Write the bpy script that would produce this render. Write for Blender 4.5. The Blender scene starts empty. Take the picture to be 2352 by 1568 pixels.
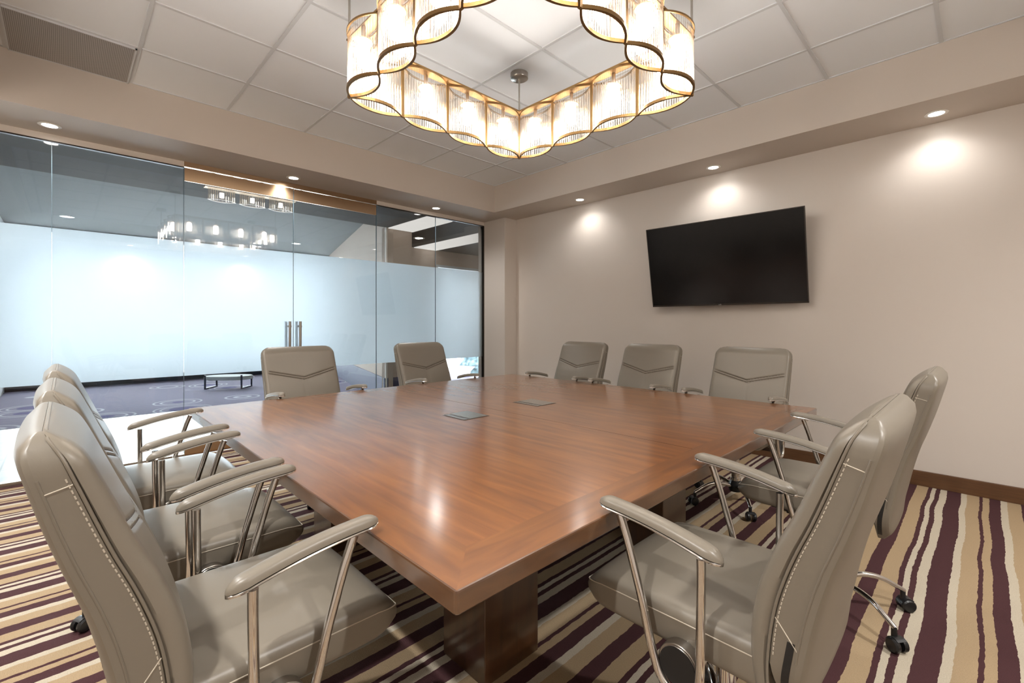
import bpy, math, random
from mathutils import Vector, Matrix, noise

# ------------------------------------------------------------------ scene, camera, light, exposure
sc = bpy.context.scene
col = sc.collection
PI = math.pi
sc.view_settings.view_transform = 'Standard'
sc.view_settings.look = 'None'
sc.view_settings.gamma = 1.0
sc.view_settings.use_curve_mapping = False
sc.view_settings.exposure = 1.88
sc.cycles.use_denoising = True
sc.cycles.max_bounces = 10
sc.cycles.diffuse_bounces = 5
sc.cycles.glossy_bounces = 5
sc.cycles.transmission_bounces = 8
sc.cycles.transparent_max_bounces = 24
sc.cycles.sample_clamp_indirect = 6.0
sc.cycles.caustics_reflective = False
sc.cycles.caustics_refractive = False

YAW = math.atan(1079 / 1052.0)
cam_data = bpy.data.cameras.new('camera')
cam = bpy.data.objects.new('camera', cam_data)
col.objects.link(cam)
cam.location = (0, 0, 1.25)
cam.rotation_euler = (PI / 2, 0, YAW)
cam_data.sensor_width = 36.0
cam_data.lens = 36.0 * 1052.0 / 2352.0
cam_data.shift_y = -40.0 / 2352.0
cam_data.clip_start = 0.02
sc.camera = cam

world = bpy.data.worlds.new('world')
sc.world = world
world.use_nodes = True
bg = world.node_tree.nodes['Background']
bg.inputs[0].default_value = (0.87, 0.94, 1.0, 1)
bg.inputs[1].default_value = 4.1

SPOT_W = 16.0        # one recessed downlight
BULB_E = 16.0        # one chandelier bulb

# ------------------------------------------------------------------ materials
def lin(r, g, b):
    f = lambda c: (c / 255 / 12.92) if c <= 10.31 else (((c / 255) + 0.055) / 1.055) ** 2.4
    return (f(r), f(g), f(b), 1)

def mat(name, color, rough=0.5, metal=0.0, coat=0.0, spec=0.5):
    m = bpy.data.materials.new(name)
    m.use_nodes = True
    p = m.node_tree.nodes['Principled BSDF']
    p.inputs['Base Color'].default_value = color
    p.inputs['Roughness'].default_value = rough
    p.inputs['Metallic'].default_value = metal
    p.inputs['Coat Weight'].default_value = coat
    p.inputs['Specular IOR Level'].default_value = spec
    return m

def nd(m, t, **kw):
    n = m.node_tree.nodes.new(t)
    for k, v in kw.items():
        setattr(n, k, v)
    return n

def lk(m, a, b):
    m.node_tree.links.new(a, b)

def pbsdf(m):
    return m.node_tree.nodes['Principled BSDF']

def add_bump(m, scale, strength, dist=0.002, detail=3):
    tc = nd(m, 'ShaderNodeTexCoord')
    n = nd(m, 'ShaderNodeTexNoise')
    n.inputs['Scale'].default_value = scale
    n.inputs['Detail'].default_value = detail
    b = nd(m, 'ShaderNodeBump')
    b.inputs['Strength'].default_value = strength
    b.inputs['Distance'].default_value = dist
    lk(m, tc.outputs['Object'], n.inputs['Vector'])
    lk(m, n.outputs['Fac'], b.inputs['Height'])
    lk(m, b.outputs['Normal'], pbsdf(m).inputs['Normal'])

def noise_color(m, c1, c2, scale, stretch=(1, 1, 1), detail=4):
    tc = nd(m, 'ShaderNodeTexCoord')
    mp = nd(m, 'ShaderNodeMapping')
    mp.inputs['Scale'].default_value = stretch
    n = nd(m, 'ShaderNodeTexNoise')
    n.inputs['Scale'].default_value = scale
    n.inputs['Detail'].default_value = detail
    r = nd(m, 'ShaderNodeValToRGB')
    r.color_ramp.elements[0].color = c1
    r.color_ramp.elements[0].position = 0.3
    r.color_ramp.elements[1].color = c2
    r.color_ramp.elements[1].position = 0.7
    lk(m, tc.outputs['Object'], mp.inputs['Vector'])
    lk(m, mp.outputs['Vector'], n.inputs['Vector'])
    lk(m, n.outputs['Fac'], r.inputs['Fac'])
    lk(m, r.outputs['Color'], pbsdf(m).inputs['Base Color'])
    return r

M = {}
M['wall'] = mat('wall_paint', lin(207, 198, 189), 0.42, spec=0.45)
add_bump(M['wall'], 220, 0.06)
M['soffit'] = mat('soffit_paint', lin(200, 190, 180), 0.7)
add_bump(M['soffit'], 220, 0.05)
M['tile'] = mat('ceiling_tile', lin(234, 238, 242), 0.9)
add_bump(M['tile'], 350, 0.15, 0.002)
M['grid'] = mat('ceiling_grid_paint', lin(208, 211, 214), 0.8)
M['base'] = mat('baseboard_wood', lin(92, 62, 38), 0.45)
noise_color(M['base'], lin(84, 56, 34), lin(100, 68, 42), 6, (1, 1, 12))
M['leather'] = mat('taupe_leather', lin(122, 114, 102), 0.36, spec=0.5)
add_bump(M['leather'], 420, 0.10, 0.0006, 4)
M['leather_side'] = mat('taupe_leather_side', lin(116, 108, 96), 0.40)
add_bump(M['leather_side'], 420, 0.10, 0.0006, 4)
M['seam'] = mat('dark_seam_thread', lin(84, 76, 66), 0.8)  # thread darker than the leather, laid along the seams
M['stitch'] = mat('stitch_thread', lin(186, 176, 160), 0.7)
M['chrome'] = mat('chrome', (0.72, 0.70, 0.68, 1), 0.10, 1.0)
M['satin'] = mat('satin_nickel', (0.45, 0.42, 0.38, 1), 0.28, 1.0)
M['black'] = mat('black_plastic', (0.012, 0.012, 0.013, 1), 0.35)
M['trimblack'] = mat('dark_metal_trim', (0.03, 0.022, 0.018, 1), 0.4, 0.6)
M['brass'] = mat('aged_brass', (0.30, 0.185, 0.08, 1), 0.42, 1.0)
M['bronze'] = mat('bronze_rail', (0.55, 0.38, 0.24, 1), 0.24, 1.0)
M['screen'] = mat('tv_screen', (0.003, 0.003, 0.0035, 1), 0.16, spec=0.3)
M['bezel'] = mat('tv_bezel', (0.03, 0.024, 0.02, 1), 0.3, 0.3)
M['white'] = mat('white_paint', lin(235, 232, 226), 0.5)
M['silver'] = mat('silver_print', (0.7, 0.7, 0.7, 1), 0.3, 0.8)
M['lobby_ceil'] = mat('lobby_ceiling_paint', lin(122, 126, 127), 0.9)
M['lobby_dark'] = mat('lobby_soffit_paint', lin(40, 38, 35), 0.8)
M['lobby_wall'] = mat('lobby_wall_paint', lin(176, 160, 146), 0.8)
M['lobby_white'] = mat('lobby_light_wall', lin(222, 226, 226), 0.8)
M['lobby_base'] = mat('navy_wall_base', lin(52, 60, 92), 0.6)
M['dark_sill'] = mat('dark_window_sill', lin(52, 62, 72), 0.6)
M['mullion'] = mat('window_mullion', lin(190, 200, 206), 0.5)
M['gasket'] = mat('glass_edge', lin(92, 108, 116), 0.2)
M['pouf'] = mat('bench_fabric', lin(190, 196, 192), 0.8)
M['navy'] = mat('dark_steel', lin(48, 58, 76), 0.4, 0.5)
M['pavement'] = mat('pale_pavement', lin(225, 228, 230), 0.9)
M['hedge'] = mat('hedge_leaves', lin(60, 92, 92), 0.8)
noise_color(M['hedge'], lin(34, 62, 70), lin(150, 178, 188), 9)

def wood(name, stretch, base_shift=1.0):
    m = mat(name, (0.3, 0.12, 0.04, 1), 0.42, coat=1.0)
    pbsdf(m).inputs['Coat Roughness'].default_value = 0.17
    pbsdf(m).inputs['Coat IOR'].default_value = 1.9
    s = base_shift
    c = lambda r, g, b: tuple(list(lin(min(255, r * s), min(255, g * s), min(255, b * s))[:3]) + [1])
    tc = nd(m, 'ShaderNodeTexCoord')
    mp = nd(m, 'ShaderNodeMapping'); mp.inputs['Scale'].default_value = stretch
    n1 = nd(m, 'ShaderNodeTexNoise'); n1.inputs['Scale'].default_value = 3.0; n1.inputs['Detail'].default_value = 7; n1.inputs['Distortion'].default_value = 0.5
    n2 = nd(m, 'ShaderNodeTexNoise'); n2.inputs['Scale'].default_value = 1.1; n2.inputs['Detail'].default_value = 3
    ad = nd(m, 'ShaderNodeMath', operation='MULTIPLY_ADD')
    ad.inputs[1].default_value = 0.6
    lk(m, tc.outputs['Object'], mp.inputs['Vector'])
    lk(m, mp.outputs['Vector'], n1.inputs['Vector'])
    lk(m, tc.outputs['Object'], n2.inputs['Vector'])
    mu = nd(m, 'ShaderNodeMath', operation='MULTIPLY'); mu.inputs[1].default_value = 0.4
    lk(m, n2.outputs['Fac'], mu.inputs[0])
    lk(m, n1.outputs['Fac'], ad.inputs[0]); lk(m, mu.outputs[0], ad.inputs[2])
    r = nd(m, 'ShaderNodeValToRGB')
    e = r.color_ramp.elements
    e[0].position = 0.30; e[0].color = c(92, 50, 21)
    e[1].position = 0.72; e[1].color = c(150, 93, 38)
    k = e.new(0.5); k.color = c(126, 74, 29)
    lk(m, ad.outputs[0], r.inputs['Fac'])
    lk(m, r.outputs['Color'], pbsdf(m).inputs['Base Color'])
    b = nd(m, 'ShaderNodeBump'); b.inputs['Strength'].default_value = 0.05; b.inputs['Distance'].default_value = 0.001
    lk(m, n1.outputs['Fac'], b.inputs['Height']); lk(m, b.outputs['Normal'], pbsdf(m).inputs['Normal'])
    return m
M['wood_x'] = wood('table_veneer', (1.0, 9.0, 4.0))
M['wood_y'] = wood('table_border_veneer', (9.0, 1.0, 4.0), 0.93)
M['wood_b'] = wood('table_border_veneer_cross', (1.0, 9.0, 4.0), 0.93)
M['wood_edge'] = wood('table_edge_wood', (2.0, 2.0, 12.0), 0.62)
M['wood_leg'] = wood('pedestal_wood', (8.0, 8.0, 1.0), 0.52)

def carpet():
    m = mat('striped_carpet', (0.5, 0.4, 0.3, 1), 0.95, spec=0.1)
    edges = [(-0.413, 'd'), (-0.354, 't'), (-0.287, 'd'), (-0.267, 'l'), (-0.242, 'd'), (-0.219, 'l'), (-0.181, 'd'),
             (-0.108, 'l'), (-0.076, 't'), (-0.014, 'd'), (0.002, 't'), (0.036, 'd'), (0.090, 'l'), (0.122, 't')]
    P = 0.600
    cl = {'d': lin(76, 50, 52), 'l': lin(190, 179, 160), 't': lin(168, 146, 116)}
    tc = nd(m, 'ShaderNodeTexCoord')
    sp = nd(m, 'ShaderNodeSeparateXYZ')
    lk(m, tc.outputs['Object'], sp.inputs[0])
    w1 = nd(m, 'ShaderNodeTexNoise'); w1.inputs['Scale'].default_value = 26; w1.inputs['Detail'].default_value = 4
    w2 = nd(m, 'ShaderNodeTexNoise'); w2.inputs['Scale'].default_value = 2.2; w2.inputs['Detail'].default_value = 1
    lk(m, tc.outputs['Object'], w1.inputs['Vector']); lk(m, tc.outputs['Object'], w2.inputs['Vector'])
    a = nd(m, 'ShaderNodeMath', operation='MULTIPLY_ADD'); a.inputs[1].default_value = 0.011
    lk(m, w1.outputs['Fac'], a.inputs[0]); lk(m, sp.outputs['X'], a.inputs[2])
    b = nd(m, 'ShaderNodeMath', operation='MULTIPLY_ADD'); b.inputs[1].default_value = 0.03
    lk(m, w2.outputs['Fac'], b.inputs[0]); lk(m, a.outputs[0], b.inputs[2])
    c = nd(m, 'ShaderNodeMath', operation='ADD'); c.inputs[1].default_value = 0.413 - 0.0055 - 0.015 + P * 20
    lk(m, b.outputs[0], c.inputs[0])
    d = nd(m, 'ShaderNodeMath', operation='DIVIDE'); d.inputs[1].default_value = P
    lk(m, c.outputs[0], d.inputs[0])
    f = nd(m, 'ShaderNodeMath', operation='FRACT'); lk(m, d.outputs[0], f.inputs[0])
    r = nd(m, 'ShaderNodeValToRGB'); r.color_ramp.interpolation = 'CONSTANT'
    e = r.color_ramp.elements
    e[0].position = 0; e[0].color = cl['d']
    e[1].position = (edges[1][0] + 0.413) / P; e[1].color = cl['t']
    for x, k in edges[2:]:
        q = e.new((x + 0.413) / P); q.color = cl[k]
    lk(m, f.outputs[0], r.inputs['Fac'])
    # pile speckle
    n = nd(m, 'ShaderNodeTexNoise'); n.inputs['Scale'].default_value = 260; n.inputs['Detail'].default_value = 3
    lk(m, tc.outputs['Object'], n.inputs['Vector'])
    mr = nd(m, 'ShaderNodeMapRange'); mr.inputs[3].default_value = 0.72; mr.inputs[4].default_value = 1.22
    lk(m, n.outputs['Fac'], mr.inputs[0])
    mx = nd(m, 'ShaderNodeVectorMath', operation='SCALE')
    lk(m, r.outputs['Color'], mx.inputs[0]); lk(m, mr.outputs[0], mx.inputs['Scale'])
    lk(m, mx.outputs[0], pbsdf(m).inputs['Base Color'])
    bp = nd(m, 'ShaderNodeBump'); bp.inputs['Strength'].default_value = 0.6; bp.inputs['Distance'].default_value = 0.004
    lk(m, n.outputs['Fac'], bp.inputs['Height']); lk(m, bp.outputs['Normal'], pbsdf(m).inputs['Normal'])
    return m
M['carpet'] = carpet()

def lobby_carpet():
    m = mat('purple_circle_carpet', lin(120, 112, 150), 0.95, spec=0.1)
    tc = nd(m, 'ShaderNodeTexCoord')
    v = nd(m, 'ShaderNodeTexVoronoi'); v.inputs['Scale'].default_value = 1.05; v.inputs['Randomness'].default_value = 0.75
    lk(m, tc.outputs['Object'], v.inputs['Vector'])
    r = nd(m, 'ShaderNodeValToRGB'); r.color_ramp.interpolation = 'LINEAR'
    e = r.color_ramp.elements
    A, B, W = lin(98, 92, 134), lin(138, 132, 152), lin(192, 190, 202)
    e[0].position = 0.0; e[0].color = A
    e[1].position = 0.20; e[1].color = A
    for p, c in [(0.21, B), (0.28, B), (0.29, W), (0.305, W), (0.315, B), (0.36, B), (0.37, W), (0.385, W), (0.395, B)]:
        q = e.new(p); q.color = c
    lk(m, v.outputs['Distance'], r.inputs['Fac'])
    lk(m, r.outputs['Color'], pbsdf(m).inputs['Base Color'])
    return m
M['lobby_carpet'] = lobby_carpet()

def brick_tiles():
    m = mat('white_floor_tiles', lin(200, 202, 202), 0.35)
    tc = nd(m, 'ShaderNodeTexCoord')
    b = nd(m, 'ShaderNodeTexBrick')
    b.inputs['Color1'].default_value = lin(204, 207, 207)
    b.inputs['Color2'].default_value = lin(196, 200, 200)
    b.inputs['Mortar'].default_value = lin(150, 153, 153)
    b.inputs['Scale'].default_value = 1.0
    b.inputs['Mortar Size'].default_value = 0.006
    b.inputs['Brick Width'].default_value = 0.9
    b.inputs['Row Height'].default_value = 0.2
    lk(m, tc.outputs['Object'], b.inputs['Vector'])
    lk(m, b.outputs['Color'], pbsdf(m).inputs['Base Color'])
    return m
M['lobby_tile'] = brick_tiles()

def emit(name, color, strength):
    m = bpy.data.materials.new(name); m.use_nodes = True
    t = m.node_tree; t.nodes.remove(t.nodes['Principled BSDF'])
    e = t.nodes.new('ShaderNodeEmission')
    e.inputs[0].default_value = color; e.inputs[1].default_value = strength
    t.links.new(e.outputs[0], t.nodes['Material Output'].inputs[0])
    return m
M['lamp'] = emit('downlight_lamp', (1.0, 0.96, 0.90, 1), 9.0)
M['bulb'] = emit('chandelier_bulb', (1.0, 0.965, 0.925, 1), BULB_E)
M['cup_glow'] = emit('added_cup_glow', (1.0, 0.96, 0.9, 1), 1.6)
M['patch_glow'] = emit('pale_patch_glow', (1.0, 0.95, 0.90, 1), 0.22)  # glow added to pale ceiling patches so they do not turn grey

def clear_glass(name, tint=(0.965, 0.98, 0.98, 1), refl=1.0):
    m = bpy.data.materials.new(name); m.use_nodes = True
    t = m.node_tree; t.nodes.remove(t.nodes['Principled BSDF'])
    tr = t.nodes.new('ShaderNodeBsdfTransparent'); tr.inputs[0].default_value = tint
    gl = t.nodes.new('ShaderNodeBsdfGlossy'); gl.inputs['Roughness'].default_value = 0.0
    fr = t.nodes.new('ShaderNodeFresnel'); fr.inputs[0].default_value = 1.5
    mu = t.nodes.new('ShaderNodeMath'); mu.operation = 'MULTIPLY'; mu.inputs[1].default_value = refl
    mx = t.nodes.new('ShaderNodeMixShader')
    t.links.new(fr.outputs[0], mu.inputs[0]); t.links.new(mu.outputs[0], mx.inputs[0])
    t.links.new(tr.outputs[0], mx.inputs[1]); t.links.new(gl.outputs[0], mx.inputs[2])
    t.links.new(mx.outputs[0], t.nodes['Material Output'].inputs[0])
    return m
M['glass'] = clear_glass('clear_glass')

def film():
    m = bpy.data.materials.new('frosted_film'); m.use_nodes = True
    t = m.node_tree; t.nodes.remove(t.nodes['Principled BSDF'])
    tl = t.nodes.new('ShaderNodeBsdfTranslucent'); tl.inputs[0].default_value = (0.90, 0.95, 0.98, 1)
    rf = t.nodes.new('ShaderNodeBsdfRefraction'); rf.inputs[0].default_value = (0.93, 0.97, 1.0, 1)
    rf.inputs['IOR'].default_value = 1.25; rf.inputs['Roughness'].default_value = 0.5
    df = t.nodes.new('ShaderNodeBsdfDiffuse'); df.inputs[0].default_value = (0.80, 0.83, 0.85, 1)
    m1 = t.nodes.new('ShaderNodeMixShader'); m1.inputs[0].default_value = 0.33
    m2 = t.nodes.new('ShaderNodeMixShader'); m2.inputs[0].default_value = 0.22
    t.links.new(tl.outputs[0], m1.inputs[1]); t.links.new(rf.outputs[0], m1.inputs[2])
    t.links.new(m1.outputs[0], m2.inputs[1]); t.links.new(df.outputs[0], m2.inputs[2])
    t.links.new(m2.outputs[0], t.nodes['Material Output'].inputs[0])
    return m
M['film'] = film()

def ribbed():
    m = bpy.data.materials.new('ribbed_glass'); m.use_nodes = True
    t = m.node_tree; t.nodes.remove(t.nodes['Principled BSDF'])
    tr = t.nodes.new('ShaderNodeBsdfTransparent'); tr.inputs[0].default_value = (0.97, 0.95, 0.92, 1)
    tl = t.nodes.new('ShaderNodeBsdfTranslucent'); tl.inputs[0].default_value = (0.80, 0.74, 0.66, 1)
    gl = t.nodes.new('ShaderNodeBsdfGlossy'); gl.inputs['Roughness'].default_value = 0.12
    gl.inputs[0].default_value = (0.95, 0.92, 0.88, 1)
    lw = t.nodes.new('ShaderNodeLayerWeight'); lw.inputs[0].default_value = 0.35
    cr = t.nodes.new('ShaderNodeValToRGB')       # rods absorb more where the glass is seen edge-on
    cr.color_ramp.elements[0].position = 0.15; cr.color_ramp.elements[0].color = (0.98, 0.96, 0.93, 1)
    cr.color_ramp.elements[1].position = 0.75; cr.color_ramp.elements[1].color = (0.50, 0.44, 0.36, 1)
    t.links.new(lw.outputs['Facing'], cr.inputs[0]); t.links.new(cr.outputs[0], tr.inputs[0])
    m1 = t.nodes.new('ShaderNodeMixShader'); m1.inputs[0].default_value = 0.075
    m2 = t.nodes.new('ShaderNodeMixShader')
    t.links.new(tr.outputs[0], m1.inputs[1]); t.links.new(tl.outputs[0], m1.inputs[2])
    t.links.new(lw.outputs['Fresnel'], m2.inputs[0])
    t.links.new(m1.outputs[0], m2.inputs[1]); t.links.new(gl.outputs[0], m2.inputs[2])
    t.links.new(m2.outputs[0], t.nodes['Material Output'].inputs[0])
    return m
M['ribbed'] = ribbed()

def perforated():
    m = mat('perforated_metal', lin(150, 144, 140), 0.6, 0.2)
    tc = nd(m, 'ShaderNodeTexCoord')
    v = nd(m, 'ShaderNodeTexVoronoi'); v.inputs['Scale'].default_value = 110; v.inputs['Randomness'].default_value = 0.0
    lk(m, tc.outputs['Object'], v.inputs['Vector'])
    r = nd(m, 'ShaderNodeValToRGB')
    r.color_ramp.elements[0].position = 0.30; r.color_ramp.elements[0].color = lin(104, 100, 98)
    r.color_ramp.elements[1].position = 0.36; r.color_ramp.elements[1].color = lin(180, 176, 172)
    lk(m, v.outputs['Distance'], r.inputs['Fac']); lk(m, r.outputs['Color'], pbsdf(m).inputs['Base Color'])
    return m
M['perf'] = perforated()

# ------------------------------------------------------------------ mesh helpers
class MB:
    def __init__(s):
        s.v = []; s.f = []; s.mi = []
    def add(s, vs, fs, mi=0):
        o = len(s.v)
        s.v += [tuple(p) for p in vs]
        s.f += [tuple(i + o for i in f) for f in fs]
        s.mi += [mi] * len(fs)
        return s
    def box(s, x0, x1, y0, y1, z0, z1, mi=0):
        vs = [(x0, y0, z0), (x1, y0, z0), (x1, y1, z0), (x0, y1, z0), (x0, y0, z1), (x1, y0, z1), (x1, y1, z1), (x0, y1, z1)]
        return s.add(vs, [(0, 3, 2, 1), (4, 5, 6, 7), (0, 1, 5, 4), (1, 2, 6, 5), (2, 3, 7, 6), (3, 0, 4, 7)], mi)
    def loft(s, rings, cap=True, mi=0, closed=False):
        n = len(rings[0]); vs = [p for r in rings for p in r]; fs = []
        R = len(rings)
        for i in range(R if closed else R - 1):
            a = i * n; b = ((i + 1) % R) * n
            for j in range(n):
                k = (j + 1) % n
                fs.append((a + j, a + k, b + k, b + j))
        if cap and not closed:
            fs.append(tuple(reversed(range(n)))); fs.append(tuple(range((R - 1) * n, R * n)))
        return s.add(vs, fs, mi)
    def tube(s, pts, r, seg=10, cap=True, mi=0, closed=False, up=None):
        pts = [Vector(p) for p in pts]; rings = []; N = len(pts)
        prev = None
        for i, p in enumerate(pts):
            if closed:
                t = (pts[(i + 1) % N] - pts[i - 1]).normalized()
            else:
                t = (pts[min(i + 1, N - 1)] - pts[max(i - 1, 0)]).normalized()
            if prev is None:
                a = Vector((0, 0, 1)) if abs(t.z) < 0.9 else Vector((1, 0, 0))
                prev = (a - t * a.dot(t)).normalized()
            prev = (prev - t * prev.dot(t)).normalized()
            b = t.cross(prev)
            rr = r[i] if isinstance(r, (list, tuple)) else r
            rx, ry = rr if isinstance(rr, tuple) else (rr, rr)
            rings.append([p + prev * (ry * math.cos(2 * PI * k / seg)) + b * (rx * math.sin(2 * PI * k / seg)) for k in range(seg)])
        return s.loft(rings, cap, mi, closed)
    def cyl(s, c, r, h, seg=24, axis='z', r2=None, mi=0):
        c = Vector(c); r2 = r if r2 is None else r2; rings = []
        for (t, rr) in ((0, r), (h, r2)):
            ring = []
            for k in range(seg):
                a = 2 * PI * k / seg; u, w = rr * math.cos(a), rr * math.sin(a)
                ring.append(c + (Vector((u, w, t)) if axis == 'z' else Vector((t, u, w)) if axis == 'x' else Vector((w, t, u))))
            rings.append(ring)
        return s.loft(rings, True, mi)
    def lathe(s, prof, c=(0, 0, 0), seg=24, axis='z', mi=0):
        c = Vector(c); rings = []
        for (r, t) in prof:
            r = max(r, 1e-5); ring = []
            for k in range(seg):
                a = 2 * PI * k / seg; u, w = r * math.cos(a), r * math.sin(a)
                ring.append(c + (Vector((u, w, t)) if axis == 'z' else Vector((t, u, w)) if axis == 'x' else Vector((w, t, u))))
            rings.append(ring)
        return s.loft(rings, True, mi)
    def build(s, name, m, parent=None, smooth=False, bevel=0.0, bseg=2):
        me = bpy.data.meshes.new(name)
        me.from_pydata(s.v, [], s.f)
        for mm in (m if isinstance(m, (list, tuple)) else [m]):
            me.materials.append(mm)
        me.polygons.foreach_set('material_index', s.mi)
        me.update()
        import bmesh
        bm = bmesh.new(); bm.from_mesh(me)
        bmesh.ops.recalc_face_normals(bm, faces=bm.faces)
        bm.to_mesh(me); bm.free()
        if smooth:
            me.polygons.foreach_set('use_smooth', [True] * len(me.polygons))
            try:
                me.set_sharp_from_angle(angle=math.radians(40))
            except Exception:
                pass
        o = bpy.data.objects.new(name, me); col.objects.link(o)
        if parent is not None:
            o.parent = parent
        if bevel:
            b = o.modifiers.new('bevel', 'BEVEL'); b.width = bevel; b.segments = bseg; b.limit_method = 'ANGLE'
            b.angle_limit = math.radians(40)
        return o

def empty(name, loc=(0, 0, 0), rz=0.0):
    o = bpy.data.objects.new(name, None); col.objects.link(o)
    o.location = loc; o.rotation_euler = (0, 0, rz); o.empty_display_size = 0.1
    return o

def tag(o, label, cat, group=None, kind=None):
    o['label'] = label; o['category'] = cat
    if group: o['group'] = group
    if kind: o['kind'] = kind
    return o

def struct(name, mb, m, **kw):
    o = mb.build(name, m, **kw); o['kind'] = 'structure'; return o

def copy_tree(o, parent=None):
    c = o.copy(); col.objects.link(c)
    if parent is not None:
        c.parent = parent
    for ch in list(o.children):
        copy_tree(ch, c)
    return c

def interp(tab, x):
    if x <= tab[0][0]: return tab[0][1]
    for (a, b), (c, d) in zip(tab, tab[1:]):
        if x <= c:
            t = (x - a) / (c - a)
            return b + (d - b) * t
    return tab[-1][1]

def smooth_interp(tab, x):
    # Catmull-Rom through table points
    if x <= tab[0][0]: return tab[0][1]
    if x >= tab[-1][0]: return tab[-1][1]
    for i in range(len(tab) - 1):
        if x <= tab[i + 1][0]:
            x1, y1 = tab[i]; x2, y2 = tab[i + 1]
            x0, y0 = tab[max(i - 1, 0)]; x3, y3 = tab[min(i + 2, len(tab) - 1)]
            m1 = (y2 - y0) / max(x2 - x0, 1e-6); m2 = (y3 - y1) / max(x3 - x1, 1e-6)
            h = x2 - x1; t = (x - x1) / h
            return (2*t**3 - 3*t**2 + 1)*y1 + (t**3 - 2*t**2 + t)*h*m1 + (-2*t**3 + 3*t**2)*y2 + (t**3 - t**2)*h*m2

# ------------------------------------------------------------------ room shell
XG, XE, YS, YN = -5.25, 1.35, -1.15, 4.75      # glass wall, east wall, south wall, tv wall
ZS, ZC = 2.78, 3.147                            # soffit, tile ceiling
RX0, RX1, RY0, RY1 = -4.667, 0.73, -0.42, 4.22  # ceiling recess

struct('floor', MB().box(XG, XE + .1, YS - .1, YN + .1, -0.08, 0), M['carpet'])
struct('wall_north', MB().box(-4.79, XE + .1, YN, YN + .12, 0, ZC + .1), M['wall'])
struct('wall_east', MB().box(XE, XE + .12, YS - .1, YN, 0, ZC + .1), M['wall'])
struct('wall_south', MB().box(XG, XE, YS - .12, YS, 0, ZC + .1), M['wall'])
struct('wall_west', MB().box(XG - .12, -4.785, 4.52, YN + .12, 0, ZC), M['wall'])   # the pilaster in the corner
# soffit ring: four boxes joined as one dropped ceiling
sf = MB()
sf.box(XG - .06, RX0, YS, YN, ZS, ZC + .1)
sf.box(RX1, XE, YS, YN, ZS, ZC + .1)
sf.box(RX0, RX1, RY1, YN, ZS, ZC + .1)
sf.box(RX0, RX1, YS, RY0, ZS, ZC + .1)
struct('ceiling_soffit', sf, M['soffit'])
struct('ceiling', MB().box(RX0, RX1, RY0, RY1, ZC, ZC + .1), M['tile'])
gr = MB()
gx = [-4.04 + 0.6417 * k for k in range(8)]
gy = [0.365 - 0.66 + 0.6610 * k for k in range(7)]
for x in gx:
    if RX0 < x < RX1: gr.box(x - .011, x + .011, RY0, RY1, ZC - .006, ZC)
for y in gy:
    if RY0 < y < RY1: gr.box(RX0, RX1, y - .011, y + .011, ZC - .0065, ZC)
gr.box(RX0, RX0 + .012, RY0, RY1, ZC - .006, ZC); gr.box(RX1 - .012, RX1, RY0, RY1, ZC - .006, ZC)
gr.box(RX0, RX1, RY0, RY0 + .012, ZC - .0062, ZC); gr.box(RX0, RX1, RY1 - .012, RY1, ZC - .0062, ZC)
struct('trim_1', gr, M['grid'])
# baseboards
struct('baseboard_north', MB().box(-4.70, XE - .016, YN - .016, YN, 0, 0.115), M['base'], bevel=.003)
struct('baseboard_east', MB().box(XE - .016, XE, YS, YN, 0, 0.115), M['base'], bevel=.003)
struct('baseboard_south', MB().box(XG + .05, XE - .016, YS, YS + .016, 0, 0.115), M['base'], bevel=.003)
struct('baseboard_west', MB().box(-5.20, -4.769, 4.504, 4.52, 0, 0.115).box(-4.785, -4.769, 4.52, YN - .016, 0, 0.115), M['base'])
# header fascia over the glass
struct('trim_2', MB().box(XG - .05, XG + .012, YS, 0.80, 2.728, ZS + .001).box(XG - .05, XG + .012, 2.76, 4.52, 2.728, ZS + .001), M['wall'])
# bottom channel of the glass wall
struct('trim_3', MB().box(XG - .03, XG + .03, YS, 0.80, 0, 0.03).box(XG - .03, XG + .03, 2.76, 4.515, 0, 0.03), M['satin'])
# dark frame line along the top and the pilaster
struct('trim_4', MB().box(XG - .02, XG + .016, YS, 0.80, 2.718, 2.729).box(XG - .02, XG + .016, 2.76, 4.515, 2.718, 2.729)
       .box(XG - .02, XG + .016, 4.498, 4.518, 0.03, 2.718), M['trimblack'])

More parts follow.
